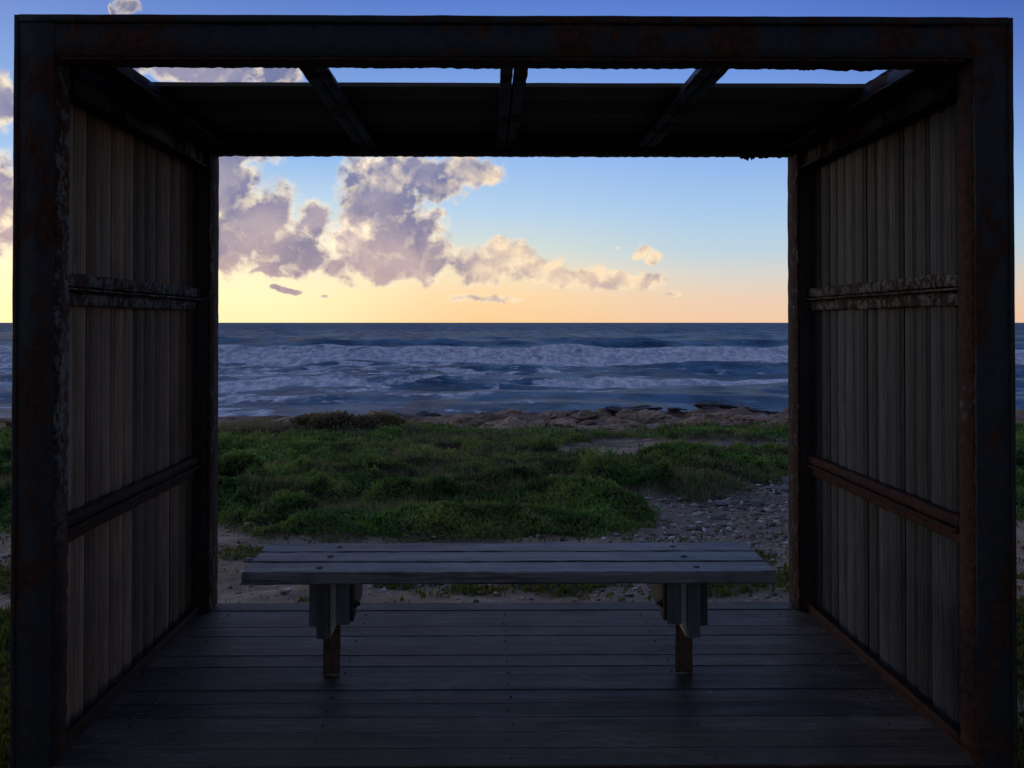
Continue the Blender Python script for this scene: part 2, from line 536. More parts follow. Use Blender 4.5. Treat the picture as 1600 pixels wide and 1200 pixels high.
def zones(x, y):
    """returns green, dry, gravel weights (0..1) at ground points"""
    px, py = to_px(x, y)
    w1 = fbm(x * 0.9, y * 0.9, 4, 3) - 0.5
    w2 = fbm(x * 2.6, y * 2.6, 4, 9) - 0.5
    jx = px + w1 * 120
    jy = py + w1 * 26 + w2 * 14
    low = np.interp(jx, [-600, 250, 340, 420, 900, 960, 1010, 1060, 1120, 1250, 1320, 2600], [830, 812, 806, 838, 838, 834, 814, 786, 772, 748, 800, 830])
    g = sstep(low - jy + (w2 + w1) * 26, -9, 14) * sstep(jy, 670, 680)
    # gravel notch between the two green tongues, sandy hollow, stony strip
    g = g * (1 - sstep(ell(jx, jy, 1010, 790, 75, 14), -0.1, 0.3))
    g = g * (1 - sstep(ell(jx, jy, 960, 702, 100, 24), -0.1, 0.3))
    g = g * (1 - sstep(ell(jx, jy, 1150, 700, 150, 15), -0.1, 0.3))
    near = (jy > 836)
    moss = 0
    for e in [(905, 916, 95, 15), (1150, 918, 110, 20), (1218, 910, 40, 26), (370, 860, 55, 16), (620, 912, 60, 7), (500, 925, 50, 6), (1180, 872, 40, 8), (760, 925, 60, 8)]:
        moss = np.maximum(moss, sstep(ell(jx, jy, *e), -0.05, 0.35))
    out = sstep(np.abs(px - 780), 742, 762)
    moss = np.maximum(moss, out * sstep(w1 + w2, -0.05, 0.1) * (py > 880))
    moss = np.maximum(moss, 1.3 * out * sstep(py + (w1 + w2) * 120, 930, 975) * (y > 1.0))
    green = np.maximum(g, moss * 0.75 * (py > 836))
    bald = sstep(fbm(x * 1.1 + 7, y * 0.8, 4, 57), 0.56, 0.66)
    green = green * (1 - 0.85 * bald)
    dry = 0
    for e in [(740, 735, 230, 52), (440, 684, 180, 26), (560, 680, 120, 30), (820, 690, 160, 26), (650, 700, 150, 28), (1000, 680, 200, 14), (480, 760, 90, 18)]:
        dry = np.maximum(dry, sstep(ell(jx, jy, *e), -0.05, 0.5))
    dry = np.maximum(dry * sstep(w2 + w1, -0.25, 0.0), 0.7 * sstep(fbm(x * 0.7 + 3, y * 0.5, 4, 58), 0.52, 0.62))
    gravel = np.clip(sstep(ell(jx, jy, 1170, 800, 260, 70), -0.1, 0.3) + 0.6 * sstep(w2, -0.05, 0.2), 0, 1) * (1 - green)
    return np.clip(green, 0, 1), np.clip(dry, 0, 1), np.clip(gravel, 0, 1), px, py


def ground_z(x, y, green=None, dry=None):
    if green is None:
        green, dry, _, _, _ = zones(x, y)
    rel = np.interp(y, PD, PH)
    z = EYE.z + rel
    far = sstep(y, 5.0, 9.0)
    z = z + (fbm(x * 0.35, y * 0.35, 3, 21) - 0.5) * 0.30 * far
    z = z + (fbm(x * 3, y * 3, 3, 22) - 0.5) * 0.05
    hum = np.abs(fbm(x * 0.8, y * 0.8, 3, 31) - 0.5) * 2
    canopy = (0.03 + 0.23 * (1 - hum) ** 4 + 0.12 * (fbm(x * 3.2, y * 3.2, 3, 33) - 0.3)) * green ** 1.5 * sstep(y, 5.5, 9.5) * np.interp(y, [10, 24], [1, 0.6])
    z = z + np.clip(canopy, 0, 1)
    px, py = to_px(x, y)
    # small rise carrying the dry scrub left of the middle, dark rock shelf at the water on the right
    z = z + 0.22 * np.exp(-((px - 560) / 70) ** 2 - ((y - 26) / 4.0) ** 2)
    shelf = sstep(y, 29, 33) * sstep(y, 43, 38)
    rock = fbm(x * 0.5, y * 0.9, 5, 44, 0.6)
    z = z + shelf * (rock - 0.52) * np.interp(px, [300, 560, 640, 1000, 1090, 1240], [0.1, 0.2, 1.1, 1.1, 1.5, 1.3])
    inner = (np.abs(x) < 1.75) & (y > 2.3) & (y < 4.6)
    z = np.where(inner, np.minimum(z, -0.20), z)
    return z


rows = np.concatenate([[-80, -50, -30, -18, -10, -5, -2, 0, 1.5, 2.4, 3.0, 3.6],
                       4.0 * (41 / 4.0) ** np.linspace(0, 1, 430), [43, 46, 52, 65, 90]])
uc = np.linspace(-0.78, 0.78, 470)
uo = 0.78 * (60 / 0.78) ** np.linspace(0, 1, 40)[1:]
us = np.concatenate([-uo[::-1], uc, uo])
R, U = np.meshgrid(rows, us, indexing='ij')
X = U * (np.maximum(R, 0) + 2.2)
gr, dr, gv, _, _ = zones(X.ravel(), R.ravel())
Z = ground_z(X.ravel(), R.ravel(), gr, dr)
V = np.stack([X.ravel(), R.ravel(), Z], 1)
nr, nc = R.shape
idx = np.arange(nr * nc).reshape(nr, nc)
Q = np.stack([idx[:-1, :-1].ravel(), idx[:-1, 1:].ravel(), idx[1:, 1:].ravel(), idx[1:, :-1].ravel()], 1)

m, g = new_mat('coastal_ground')
p = world_coords(g)
at = lambda nme: g.n('ShaderNodeAttribute', out='Fac', attribute_name=nme)
a = g.noise(p, 1.4, 6, 0.6)
b = g.noise(p, 14, 6, 0.7)
sep2 = g.n('ShaderNodeSeparateXYZ', {0: p}, out=None)
vor = g.n('ShaderNodeTexVoronoi', {'Vector': p, 'Scale': 28.0}, out=None)
sand = g.mix(g.sm(a, 0.35, 0.65), (0.28, 0.195, 0.13, 1), (0.52, 0.385, 0.275, 1))
sand = g.mix(g.m('MULTIPLY', g.sm(b, 0.45, 0.7), 0.6), sand, (0.11, 0.078, 0.054, 1))
grv = g.mix(g.sm(vor.outputs['Distance'], 0.1, 0.5), g.mix(0.5, vor.outputs['Color'], (0.3, 0.28, 0.27, 1), 'MULTIPLY'), (0.08, 0.075, 0.075, 1))
grv = g.mix(0.6, grv, (0.34, 0.26, 0.195, 1))
c = g.mix(at('gravel'), sand, grv)
soil = g.mix(b, (0.016, 0.030, 0.010, 1), (0.05, 0.08, 0.022, 1))
c = g.mix(at('green'), c, soil)
c = g.mix(g.m('MULTIPLY', at('dry'), 0.85), c, g.mix(b, (0.04, 0.032, 0.018, 1), (0.09, 0.068, 0.045, 1)))
rk = g.mix(g.sm(b, 0.35, 0.65), (0.17, 0.105, 0.07, 1), (0.38, 0.24, 0.155, 1))
rk = g.mix(g.sm(a, 0.5, 0.6), rk, (0.15, 0.12, 0.10, 1))
c = g.mix(g.sm(sep2.outputs[1], 29.5, 31.0), c, rk)
wet = g.sm(g.m('SUBTRACT', sep2.outputs[2], g.m('MULTIPLY', b, 0.3)), SEA_Z + 0.30, SEA_Z + 0.12)
c = g.mix(g.m('MULTIPLY', wet, g.sm(sep2.outputs[1], 30, 32)), c, (0.018, 0.013, 0.011, 1))
finish(g, c, 0.9, g.m('ADD', b, g.m('MULTIPLY', g.noise(p, 60, 4, 0.7), 0.5)), 0.9, 0.03, spec=0.2)
ground = big_mesh('ground', V, Q, m, smooth=True)
tag(ground, kind='structure')
add_attr(ground, 'green', gr)
add_attr(ground, 'dry', dr)
add_attr(ground, 'gravel', gv)

# ------------------------------------------------------------------ sea
ypx = np.concatenate([np.linspace(674, 512, 480), np.linspace(511.7, 505.2, 44), [504.9, 504.6, 504.35, 504.2]])
DS = 4.3 * F / (ypx - 504.0)
ac = np.linspace(-0.80, 0.80, 780)
ao = 0.8 * (6 / 0.8) ** np.linspace(0, 1, 25)[1:]
au = np.concatenate([-ao[::-1], ac, ao])
Dm, Am = np.meshgrid(DS, au, indexing='ij')
xs = Am * Dm
dD = np.gradient(DS)[:, None] * np.ones_like(Am)
xf, yf = xs.ravel(), Dm.ravel()
ddf = np.abs(dD).ravel()
z = np.zeros_like(xf)
wr = np.random.default_rng(4)
for lam, amp, k in [(75, .38, 3), (34, .30, 4), (21, .24, 5), (13, .19, 6), (7.5, .12, 6), (4.1, .055, 6), (2.4, .035, 6)]:
    fade = np.clip(lam / (3.0 * ddf) - 0.33, 0, 1)
    near = sstep(yf, 36, 60) * 0.7 + 0.3
    grp = 0.35 + 1.3 * fbm(xf / (lam * 3.1), yf / (lam * 1.7), 2, int(lam))
    for j in range(k):
        th = wr.normal(0, 0.33 if lam > 30 else 0.55)
        kk = 2 * math.pi / (lam * wr.uniform(0.8, 1.25))
        ph = kk * (yf * math.cos(th) + xf * math.sin(th)) + wr.uniform(0, 6.28) + 2.5 * fbm(xf / 40, yf / 25, 2, 77)
        z += amp / math.sqrt(k) * (1.5 * (0.5 + 0.5 * np.sin(ph)) ** 1.7 - 0.6) * fade * near * grp


def crest(x, base, seed, amp=7, sc=45):
    return base + amp * (fbm(x / sc + 50, x * 0 + seed, 3, seed) - 0.5) * 2


foam = np.zeros_like(xf)


def breaker(L, hgt, front, back, cover, fo=1.0):
    """a broken wave: steep foaming face towards the shore, long back"""
    global z, foam
    s = yf - L
    n = fbm(xf * 0.9, yf * 0.9, 4, 5)
    prof = np.where(s < 0, np.exp(-(s / front) ** 2), np.exp(-(s / back) ** 2))
    z = z + hgt * prof * (0.85 + 0.3 * fbm(xf / 9, yf * 0, 3, 8))
    z = z + 0.22 * hgt * (n - 0.5) * np.exp(-((s + front * .5) / (front * 1.3)) ** 2) * cover
    f = np.where(s < 0, sstep(s, -front * 2.4, -front * 1.5), sstep(s, 1.4, 0.2)) * cover
    foam = np.maximum(foam, f * fo)


L1 = crest(xf, 84, 1, 5, 40)
cov1 = np.clip(0.72 + 0.5 * (fbm(xf / 22, xf * 0, 3, 12) - 0.4), 0, 1)
breaker(L1, 1.45, 4.0, 8.0, cov1)
L2 = crest(xf, 118, 2, 9, 60)
breaker(L2, 0.8, 6.0, 12.0, 0.0)
L2b = crest(xf, 150, 6, 10, 70)
breaker(L2b, 1.1, 7.0, 14.0, 0.0)
cov3 = sstep(fbm(xf / 16, yf / 9, 4, 19), 0.42, 0.6)
L3 = crest(xf, 59, 3, 3.5, 30)
breaker(L3, 0.40, 1.6, 3.5, cov3 * 0.8)
L4 = crest(xf, 48, 4, 2.5, 25)
breaker(L4, 0.22, 1.2, 2.5, sstep(fbm(xf / 12, yf / 6, 4, 29), 0.45, 0.65) * 0.8)
# foam left drifting inshore of the breakers, heavier on the left
px_s = AX + (xf - EYE.x) / yf * F
lace = fbm(xf / 6.0, yf / 1.9, 5, 61, 0.62)
lace2 = fbm(xf / 1.6, yf / 0.8, 4, 65, 0.6)
inshore = sstep(yf, 84, 78) * sstep(yf, 33, 40)
leftw = np.interp(px_s, [-200, 340, 700, 1000, 1250, 2000], [0.08, 0.08, 0.03, -0.05, -0.03, 0.0])
lay = np.interp(yf, [36, 42, 50, 58, 66, 80], [-0.03, -0.02, -0.02, 0.0, 0.03, 0.06])
drift = sstep(lace * 0.6 + lace2 * 0.4 + leftw + lay, 0.47, 0.64) * inshore
foam = np.maximum(foam, drift * 0.55)
behind = sstep(fbm(xf / 14, yf / 5, 4, 71) + (118 - yf) * 0.004, 0.58, 0.68) * sstep(yf, 88, 90) * sstep(yf, 125, 105)
foam = np.maximum(foam, behind * 0.55)
caps = sstep(fbm(xf / 5, yf / 6, 3, 81), 0.80, 0.86) * sstep(yf, 100, 130) * sstep(yf, 420, 250)
foam = np.maximum(foam, caps * 0.8)
# foam edge at the rocks
edge = sstep(yf, 41, 37) * sstep(lace2, 0.45, 0.6)
foam = np.maximum(foam, edge * 0.7)
Zs = SEA_Z + z * np.clip((yf - 30) / 8, 0.3, 1)
Vs = np.stack([xf + EYE.x, yf, Zs], 1)
nr, nc = Dm.shape
idx = np.arange(nr * nc).reshape(nr, nc)
Qs = np.stack([idx[:-1, :-1].ravel(), idx[:-1, 1:].ravel(), idx[1:, 1:].ravel(), idx[1:, :-1].ravel()], 1)

m, g = new_mat('sea_water')
p = world_coords(g)
sp = g.n('ShaderNodeSeparateXYZ', {0: p}, out=None)
yy = sp.outputs[1]
rip = g.noise(g.v('MULTIPLY', p, (0.5, 0.9, 1)), 1.0, 7, 0.72, 0.3)
rip2 = g.noise(g.v('MULTIPLY', p, (0.16, 0.22, 1)), 1.0, 8, 0.74)
chop = g.noise(g.v('MULTIPLY', p, (0.02, 0.045, 1)), 1.0, 5, 0.6)
fa = g.n('ShaderNodeAttribute', out='Fac', attribute_name='foam')
fine = g.noise(g.v('MULTIPLY', p, (1.0, 0.8, 1)), 0.55, 9, 0.76, 0.3)
fm = g.sm(g.m('ADD', fa, g.m('MULTIPLY', g.m('SUBTRACT', fine, 0.5), 1.8)), 0.32, 0.60)
fm = g.m('MULTIPLY', fm, g.sm(fa, 0.02, 0.12))
wc = g.mix(g.sm(rip2, 0.35, 0.65), (0.010, 0.028, 0.050, 1), (0.045, 0.095, 0.15, 1))
wc = g.mix(g.sm(yy, 95, 40), wc, g.mix(g.sm(rip, 0.40, 0.58), (0.008, 0.025, 0.060, 1), (0.065, 0.135, 0.25, 1)))
ft = g.noise(g.v('MULTIPLY', p, (1.7, 0.6, 3.0)), 0.9, 8, 0.74, 0.3)
fc = g.mix(g.sm(ft, 0.38, 0.62), (0.42, 0.45, 0.58, 1), (0.95, 0.93, 0.96, 1))
col = g.mix(fm, wc, fc)
ht = g.m('ADD', g.m('MULTIPLY', rip, 0.75), g.m('ADD', g.m('MULTIPLY', rip2, 1.3), g.m('MULTIPLY', chop, g.sm(yy, 100, 400, 0.0, 7.0))))
ht = g.m('ADD', ht, g.m('MULTIPLY', fm, 0.10))
nrm = g.n('ShaderNodeBump', {'Height': ht, 'Strength': 1.0, 'Distance': g.lm(fm, 0, 1, 0.9, 0.35)})
b1 = g.n('ShaderNodeBsdfPrincipled', {'Base Color': col, 'Roughness': g.lm(fm, 0, 1, 0.22, 0.85), 'Specular IOR Level': 0.42, 'Normal': nrm})
b2 = g.n('ShaderNodeBsdfDiffuse', {0: g.mix(fm, g.mix(g.sm(g.m('ADD', g.m('MULTIPLY', rip2, 0.5), g.m('MULTIPLY', g.noise(g.v('MULTIPLY', p, (0.22, 0.022, 1)), 1.0, 6, 0.7), 0.5)), 0.42, 0.58), (0.008, 0.050, 0.115, 1), (0.10, 0.25, 0.42, 1)), fc)})  # reflected sky and darker wave faces painted in as diffuse blues
g.n('ShaderNodeOutputMaterial', {0: g.n('ShaderNodeMixShader', {0: g.sm(yy, 60, 600, 0.58, 0.86), 1: b1, 2: b2})}, out=None)
sea = big_mesh('water', Vs, Qs, m, smooth=True)
tag(sea, kind='structure')
add_attr(sea, 'foam', foam)

# ------------------------------------------------------------------ plants on the ground
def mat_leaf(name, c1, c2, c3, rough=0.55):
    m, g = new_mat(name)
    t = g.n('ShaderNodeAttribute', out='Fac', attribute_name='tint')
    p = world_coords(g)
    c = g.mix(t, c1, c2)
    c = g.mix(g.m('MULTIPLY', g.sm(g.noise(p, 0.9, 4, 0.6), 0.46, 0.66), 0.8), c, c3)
    b1 = g.n('ShaderNodeBsdfPrincipled', {'Base Color': c, 'Roughness': rough, 'Specular IOR Level': 0.25})
    b2 = g.n('ShaderNodeBsdfTranslucent', {0: g.mix(1.0, c, (1.1, 1.15, 0.6, 1), 'MULTIPLY')})
    g.n('ShaderNodeOutputMaterial', {0: g.n('ShaderNodeMixShader', {0: 0.4, 1: b1, 2: b2})}, out=None)
    return m


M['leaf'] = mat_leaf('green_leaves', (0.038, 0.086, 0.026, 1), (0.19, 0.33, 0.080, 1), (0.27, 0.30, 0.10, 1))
M['dry'] = mat_leaf('dry_stems', (0.14, 0.11, 0.078, 1), (0.36, 0.285, 0.21, 1), (0.22, 0.155, 0.125, 1), 0.8)
M['bush'] = mat_leaf('bush_leaves', (0.17, 0.13, 0.085, 1), (0.42, 0.31, 0.21, 1), (0.34, 0.23, 0.17, 1), 0.7)


def scatter_pts(n, dmin, dmax, power=1.0, spread=0.72):
    u = rng.random(n)
    if power == 1.0:
        D = dmin * (dmax / dmin) ** u
    else:
        k = 1 - power
        D = (dmin ** k + (dmax ** k - dmin ** k) * u) ** (1 / k)
    x = (rng.random(n) * 2 - 1) * (spread * D + 0.4)
    return x, D


def leaf_quads(x, y, z, size, elong=1.6, upright=0.5):
    n = len(x)
    th = rng.random(n) * 2 * math.pi
    ph = np.arcsin(np.clip(rng.normal(upright, 0.45, n), -1, 1))
    d = np.stack([np.cos(th) * np.cos(ph), np.sin(th) * np.cos(ph), np.sin(ph)], 1)
    r = rng.normal(size=(n, 3))
    s = np.cross(d, r)
    s /= np.linalg.norm(s, axis=1)[:, None] + 1e-9
    L = (size * elong)[:, None] * d
    Wd = size[:, None] * 0.5 * s
    P = np.stack([x, y, z], 1)
    a = P
    b = P + L * 0.5 + Wd
    c = P + L
    e = P + L * 0.5 - Wd
    Vv = np.stack([a, b, c, e], 1).reshape(-1, 3)
    Qq = np.arange(4 * n).reshape(n, 4)
    return Vv, Qq


# green ground cover
x, D = scatter_pts(1150000, 7.2, 29, 1.3)
gr_, dr_, gv_, px_, py_ = zones(x, D)
clump = fbm(x * 2.2, D * 2.2, 3, 91)
keep = (rng.random(len(x)) < gr_ * (1 - 0.85 * dr_) * np.clip(0.35 + 1.2 * clump, 0, 1)) & (gr_ > 0.12)
x, D, gr_, dr_, clump = x[keep], D[keep], gr_[keep], dr_[keep], clump[keep]
zz = ground_z(x, D, gr_, dr_)
size = np.clip(0.009 + 0.0018 * D, 0.016, 0.055) * rng.uniform(0.6, 1.35, len(x))
hgt = rng.random(len(x)) ** 1.5 * (0.03 + 0.11 * clump) * np.clip(D / 12, 0.6, 1.4)
Vl, Ql = leaf_quads(x, D, zz - 0.02 + hgt, size)
o = big_mesh('ground_cover', Vl, Ql, M['leaf'])
tint = np.clip(0.05 + hgt * 4 + rng.normal(0, 0.12, len(x)) + 1.6 * (fbm(x * 0.7, D * 0.45, 4, 93) - 0.45) + 1.2 * (fbm(x * 2.5, D * 1.6, 3, 94) - 0.5), 0, 1)  # higher leaves tinted lighter: light on the canopy tops put into the colour
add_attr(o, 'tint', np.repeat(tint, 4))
tag(o, 'low dense green plants covering the ground between the shelter and the shore', 'ground cover', kind='stuff')
print('cover', len(x))

# short mossy grass by the shelter
x, D = scatter_pts(170000, 2.6, 8.5, 1.4, 0.9)
gr_, dr_, gv_, px_, py_ = zones(x, D)
patch = fbm(x * 6, D * 6, 3, 95)
keep = ((rng.random(len(x)) < gr_ * 1.3) | ((patch > 0.60) & (rng.random(len(x)) < 0.25))) & ~((np.abs(x) < 1.65) & (D < 4.35))
x, D, patch = x[keep], D[keep], patch[keep]
zz = ground_z(x, D)
size = rng.uniform(0.010, 0.024, len(x))
Vl, Ql = leaf_quads(x, D, zz - 0.004, size, 2.2, 0.65)
o = big_mesh('mossy_grass', Vl, Ql, mat_leaf('mossy_grass_blades', (0.045, 0.075, 0.014, 1), (0.15, 0.15, 0.035, 1), (0.20, 0.15, 0.03, 1)))
add_attr(o, 'tint', np.repeat(np.clip(patch + rng.normal(0, 0.15, len(x)), 0, 1), 4))
tag(o, 'short yellow-green mossy grass patches on the gravel beside the shelter', 'grass', kind='stuff')


def blades(x, y, z, h, w, lean=0.35):
    n = len(x)
    th = rng.random(n) * 2 * math.pi
    d = np.stack([np.cos(th) * lean * rng.random(n), np.sin(th) * lean * rng.random(n), np.ones(n)], 1) * h[:, None]
    t2 = rng.random(n) * math.pi
    s = np.stack([np.cos(t2), np.sin(t2) * 0.4, np.zeros(n)], 1) * w[:, None] * 0.5
    P = np.stack([x, y, z], 1)
    Vv = np.stack([P - s, P + s, P + d], 1).reshape(-1, 3)
    return Vv, np.arange(3 * n).reshape(n, 3)


x, D = scatter_pts(330000, 8, 31.5, 1.1)
gr_, dr_, gv_, px_, py_ = zones(x, D)
bd = sstep(ell(px_, py_, 450, 672, 150, 16), 0, 0.4)
keep = rng.random(len(x)) < np.clip(dr_ * 0.8 + bd * 0.7 + 0.04, 0, 1) * ((gr_ > 0.2) | (bd > 0.1))
x, D, gr_, dr_, bd = x[keep], D[keep], gr_[keep], dr_[keep], bd[keep]
zz = ground_z(x, D, gr_, dr_)
h = rng.uniform(0.05, 0.20, len(x)) * (1 + 0.6 * bd)
Vb, Tb = blades(x, D, zz - 0.02, h, np.clip(0.0007 * D, 0.004, 0.02) * 1.3, 0.5)
o = big_mesh('dry_grass', Vb, None, M['dry'], tris=Tb)
add_attr(o, 'tint', np.repeat(rng.random(len(x)), 3))
tag(o, 'thin dry brown grass and twigs standing among the green plants', 'dry grass', kind='stuff')
print('dry', len(x))


# shrubs that stand out as things
def shrub(name, x, y, w, d, h, n, mat, label, cat, group=None, leaf=0.06, stems=90):
    z0 = float(ground_z(np.array([x]), np.array([y]))[0]) - 0.05
    root = empty(name, (x, y, z0), label, cat, group)
    r = np.random.default_rng(int(abs(x * 100 + y * 7)) + 3)
    # lobed crown: several overlapping tufts
    k = 9
    cx = r.uniform(-.8, .8, k) * w / 2; cy = r.uniform(-.6, .6, k) * d / 2; cr = r.uniform(.28, .5, k)
    ch = h * (1 - 0.5 * (cx / (w / 2)) ** 2) * r.uniform(.75, 1, k)
    j = r.integers(0, k, n)
    q = r.normal(size=(n, 3)); q /= np.linalg.norm(q, axis=1)[:, None]; q *= (r.random(n) ** 0.45)[:, None]
    lx = cx[j] + q[:, 0] * cr[j] * w / 2
    ly = cy[j] + q[:, 1] * cr[j] * d / 2
    lz = np.abs(q[:, 2]) * ch[j] * 0.95 + 0.02
    size = leaf * r.uniform(.5, 1.3, n)
    Vl, Ql = leaf_quads(x + lx, y + ly, z0 + lz, size, 1.8, 0.6)
    o = big_mesh('crown', Vl - np.array([x, y, z0]), Ql, mat)
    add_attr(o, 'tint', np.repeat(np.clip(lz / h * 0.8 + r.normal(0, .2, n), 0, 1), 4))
    o.parent = root
    sx = r.uniform(-.2, .2, stems) * w; sy = r.uniform(-.2, .2, stems) * d
    ex = sx * 2.2 + r.normal(0, .08, stems); ey = sy * 2.2; ez = h * r.uniform(.5, 1.0, stems) * (1 - 0.4 * (ex / (w / 2 + .2)) ** 2).clip(.3, 1)
    vs = []
    for i in range(stems):
        t = 0.008 + 0.004 * r.random()
        vs += [(sx[i] - t, sy[i], 0), (sx[i] + t, sy[i], 0), (sx[i], sy[i] + t, 0), (ex[i], ey[i], ez[i])]
    tr = []
    for i in range(stems):
        b_ = 4 * i
        tr += [(b_, b_ + 1, b_ + 3), (b_ + 1, b_ + 2, b_ + 3), (b_ + 2, b_, b_ + 3)]
    o2 = big_mesh('stem', np.array(vs), None, M['dry'], tris=np.array(tr))
    add_attr(o2, 'tint', np.full(len(vs), 0.4))
    o2['kind'] = 'stuff'
    o2.parent = root
    return root


def gx(px, y):
    return EYE.x + (px - AX) / F * y


shrub('dry_shrub', gx(548, 25), 25, 3.0, 1.4, 0.46, 10000, M['bush'], 'tallest brown dry shrub breaking the shoreline left of the middle', 'shrub')
shrub('dry_shrub', gx(478, 25), 25, 2.4, 1.3, 0.34, 6500, M['dry'], 'lower brown dry shrub directly left of the tallest one', 'shrub')
shrub('dry_shrub', gx(400, 24), 24, 2.2, 1.2, 0.40, 5000, M['dry'], 'low flat dry shrub just inside the left rear post', 'shrub')
shrub('green_shrub', gx(1190, 17.5), 17.5, 1.3, 1.0, 0.42, 5000, M['leaf'], 'rounded green shrub near the right rear post above the gravel', 'shrub', leaf=0.05)
shrub('green_shrub', gx(1055, 16.0), 16.0, 1.5, 0.9, 0.30, 5000, M['leaf'], 'low green shrub at the upper edge of the gravel, right of the flowering plant', 'shrub', leaf=0.05)
shrub('green_shrub', gx(445, 8.3), 8.3, 0.75, 0.5, 0.22, 6000, M['leaf'], 'dark green shrub behind the left end of the bench', 'shrub', leaf=0.026)
shrub('green_shrub', gx(370, 10.5), 10.5, 0.8, 0.6, 0.30, 5000, M['leaf'], 'green bushy mound beside the left rear post', 'shrub', leaf=0.032)

# yellow flowering plant
fx, fy = gx(937, 12.2), 12.2
fz = float(ground_z(np.array([fx]), np.array([fy]))[0])
root = empty('flowering_plant', (fx, fy, fz), 'tall weed with small yellow flowers rising from the green cover', 'plant')
r = np.random.default_rng(5)
n = 36
sx = r.normal(0, .09, n); sy = r.normal(0, .06, n); tx = sx * 1.9; ty = sy * 1.7; tz = r.uniform(.18, .42, n)
vs, tr = [], []
for i in range(n):
    b_ = len(vs); t = .005
    vs += [(sx[i] - t, sy[i], -.03), (sx[i] + t, sy[i], -.03), (sx[i], sy[i] + t, -.03), (tx[i], ty[i], tz[i])]
    tr += [(b_, b_ + 1, b_ + 3), (b_ + 1, b_ + 2, b_ + 3), (b_ + 2, b_, b_ + 3)]
st = big_mesh('stem', np.array(vs), None, M['leaf'], tris=np.array(tr)); add_attr(st, 'tint', np.full(len(vs), .9)); st.parent = root
lv = r.integers(0, n, 900); tt = r.random(900)
Vl, Ql = leaf_quads(sx[lv] + (tx - sx)[lv] * tt, sy[lv] + (ty - sy)[lv] * tt, tz[lv] * tt, r.uniform(.01, .028, 900), 2.2, .3)
lf = big_mesh('foliage', Vl, Ql, M['leaf']); add_attr(lf, 'tint', np.full(len(Vl), .95)); lf.parent = root
mf, g = new_mat('yellow_petals'); finish(g, (0.55, 0.38, 0.03, 1), 0.6)
pv, pf = [], []
for i in range(n):
    if i % 3: continue
    for k in range(5):
        a_ = k * 1.2566 + i; b_ = len(pv); cx_, cy_, cz_ = tx[i], ty[i], tz[i]
        pv += [(cx_, cy_, cz_), (cx_ + .018 * math.cos(a_ - .4), cy_ + .012 * math.sin(a_ - .4), cz_ + .012), (cx_ + .026 * math.cos(a_), cy_ + .02 * math.sin(a_), cz_ + .010), (cx_ + .018 * math.cos(a_ + .4), cy_ + .012 * math.sin(a_ + .4), cz_ + .012)]
        pf.append((b_, b_ + 1, b_ + 2, b_ + 3))
fl = big_mesh('flower', np.array(pv), np.array(pf), mf); fl.parent = root; fl['kind'] = 'stuff'


# ------------------------------------------------------------------ rocks and stones
def rock_mesh(name, seed, sub=2, rough=0.35, flat=0.7, mat=None):
    bm = bmesh.new()
    bmesh.ops.create_icosphere(bm, subdivisions=sub, radius=1.0)
    for v in bm.verts:
        q = v.co * 1.1 + Vector((seed * 3.1, seed, seed * .5))
        d = 1 + rough * mn.noise(q) + rough * .5 * mn.noise(q * 2.7) + rough * .25 * mn.noise(q * 6)
        v.co *= d
        v.co.z *= flat
    me = bpy.data.meshes.new(name)
    bm.to_mesh(me); bm.free()
    me.materials.append(mat)
    return me


def place_rock(name, me, x, y, s, rot, label, cat, group=None, sink=0.35, dz=0.0):
    o = bpy.data.objects.new(name, me)
    COL.objects.link(o)
    z0 = float(ground_z(np.array([x]), np.array([y]))[0])
    o.location = (x, y, z0 + dz + s[2] * 0.7 * (1 - 2 * sink))
    o.scale = s
    o.rotation_euler = rot
    return tag(o, label, cat, group)


tan_m = [rock_mesh('boulder', i, 3, .55, .6, M['rock_tan']) for i in range(5)]
drk_m = [rock_mesh('wet_rock', 20 + i, 3, .7, .6, M['rock_dark']) for i in range(4)]
pal_m = [rock_mesh('stone', 40 + i, 2, .5, .6, M['stone_pale']) for i in range(4)]
rr = random.Random(3)
def boulder_words(px, s, y):
    size = 'small' if s < .3 else 'middling' if s < .45 else 'large'
    row = 'front row' if y < 30.5 else 'back row'
    if px < 30: w = 'left of the shelter'
    elif px < 600: w = 'behind the dry shrubs'
    elif px < 790: w = 'right of the tallest dry shrub'
    elif px < 900: w = 'behind the middle of the bench'
    elif px < 1040: w = 'beyond the sandy hollow'
    elif px < 1120: w = 'left of the high dark ledge'
    elif px < 1300: w = 'below the high dark ledge'
    else: w = 'right of the shelter'
    return f'{size} tan boulder, {row} of the shore rocks, {w}', 'rock', f'tan boulders along the shore: {size}, {row}, {w}'


for i in range(70):
    px = rr.uniform(600, 1260) if i < 60 else rr.choice([rr.uniform(-60, 20), rr.uniform(1580, 1650), rr.uniform(340, 600)])
    y = rr.uniform(27, 34.0)
    s = rr.uniform(0.2, 0.6)
    if 1080 < px < 1300: y = min(y, 31.0); s = min(s, .45)
    place_rock('boulder', tan_m[i % 5], gx(px, y), y, (s * rr.uniform(.9, 1.6), s, s * rr.uniform(.45, .8)), (rr.uniform(-.2, .2), rr.uniform(-.2, .2), rr.uniform(0, 6)),
               *boulder_words(px, s, y))
def wet_words(px, s):
    size = 'small' if s < .35 else 'large'
    w = 'right of the tallest dry shrub' if px < 740 else 'behind the middle of the bench' if px < 900 else 'beyond the sandy hollow' if px < 1070 else 'beside the high dark ledge'
    return f'{size} dark wet rock at the water, {w}', 'rock', f'dark wet rocks at the water: {size}, {w}'


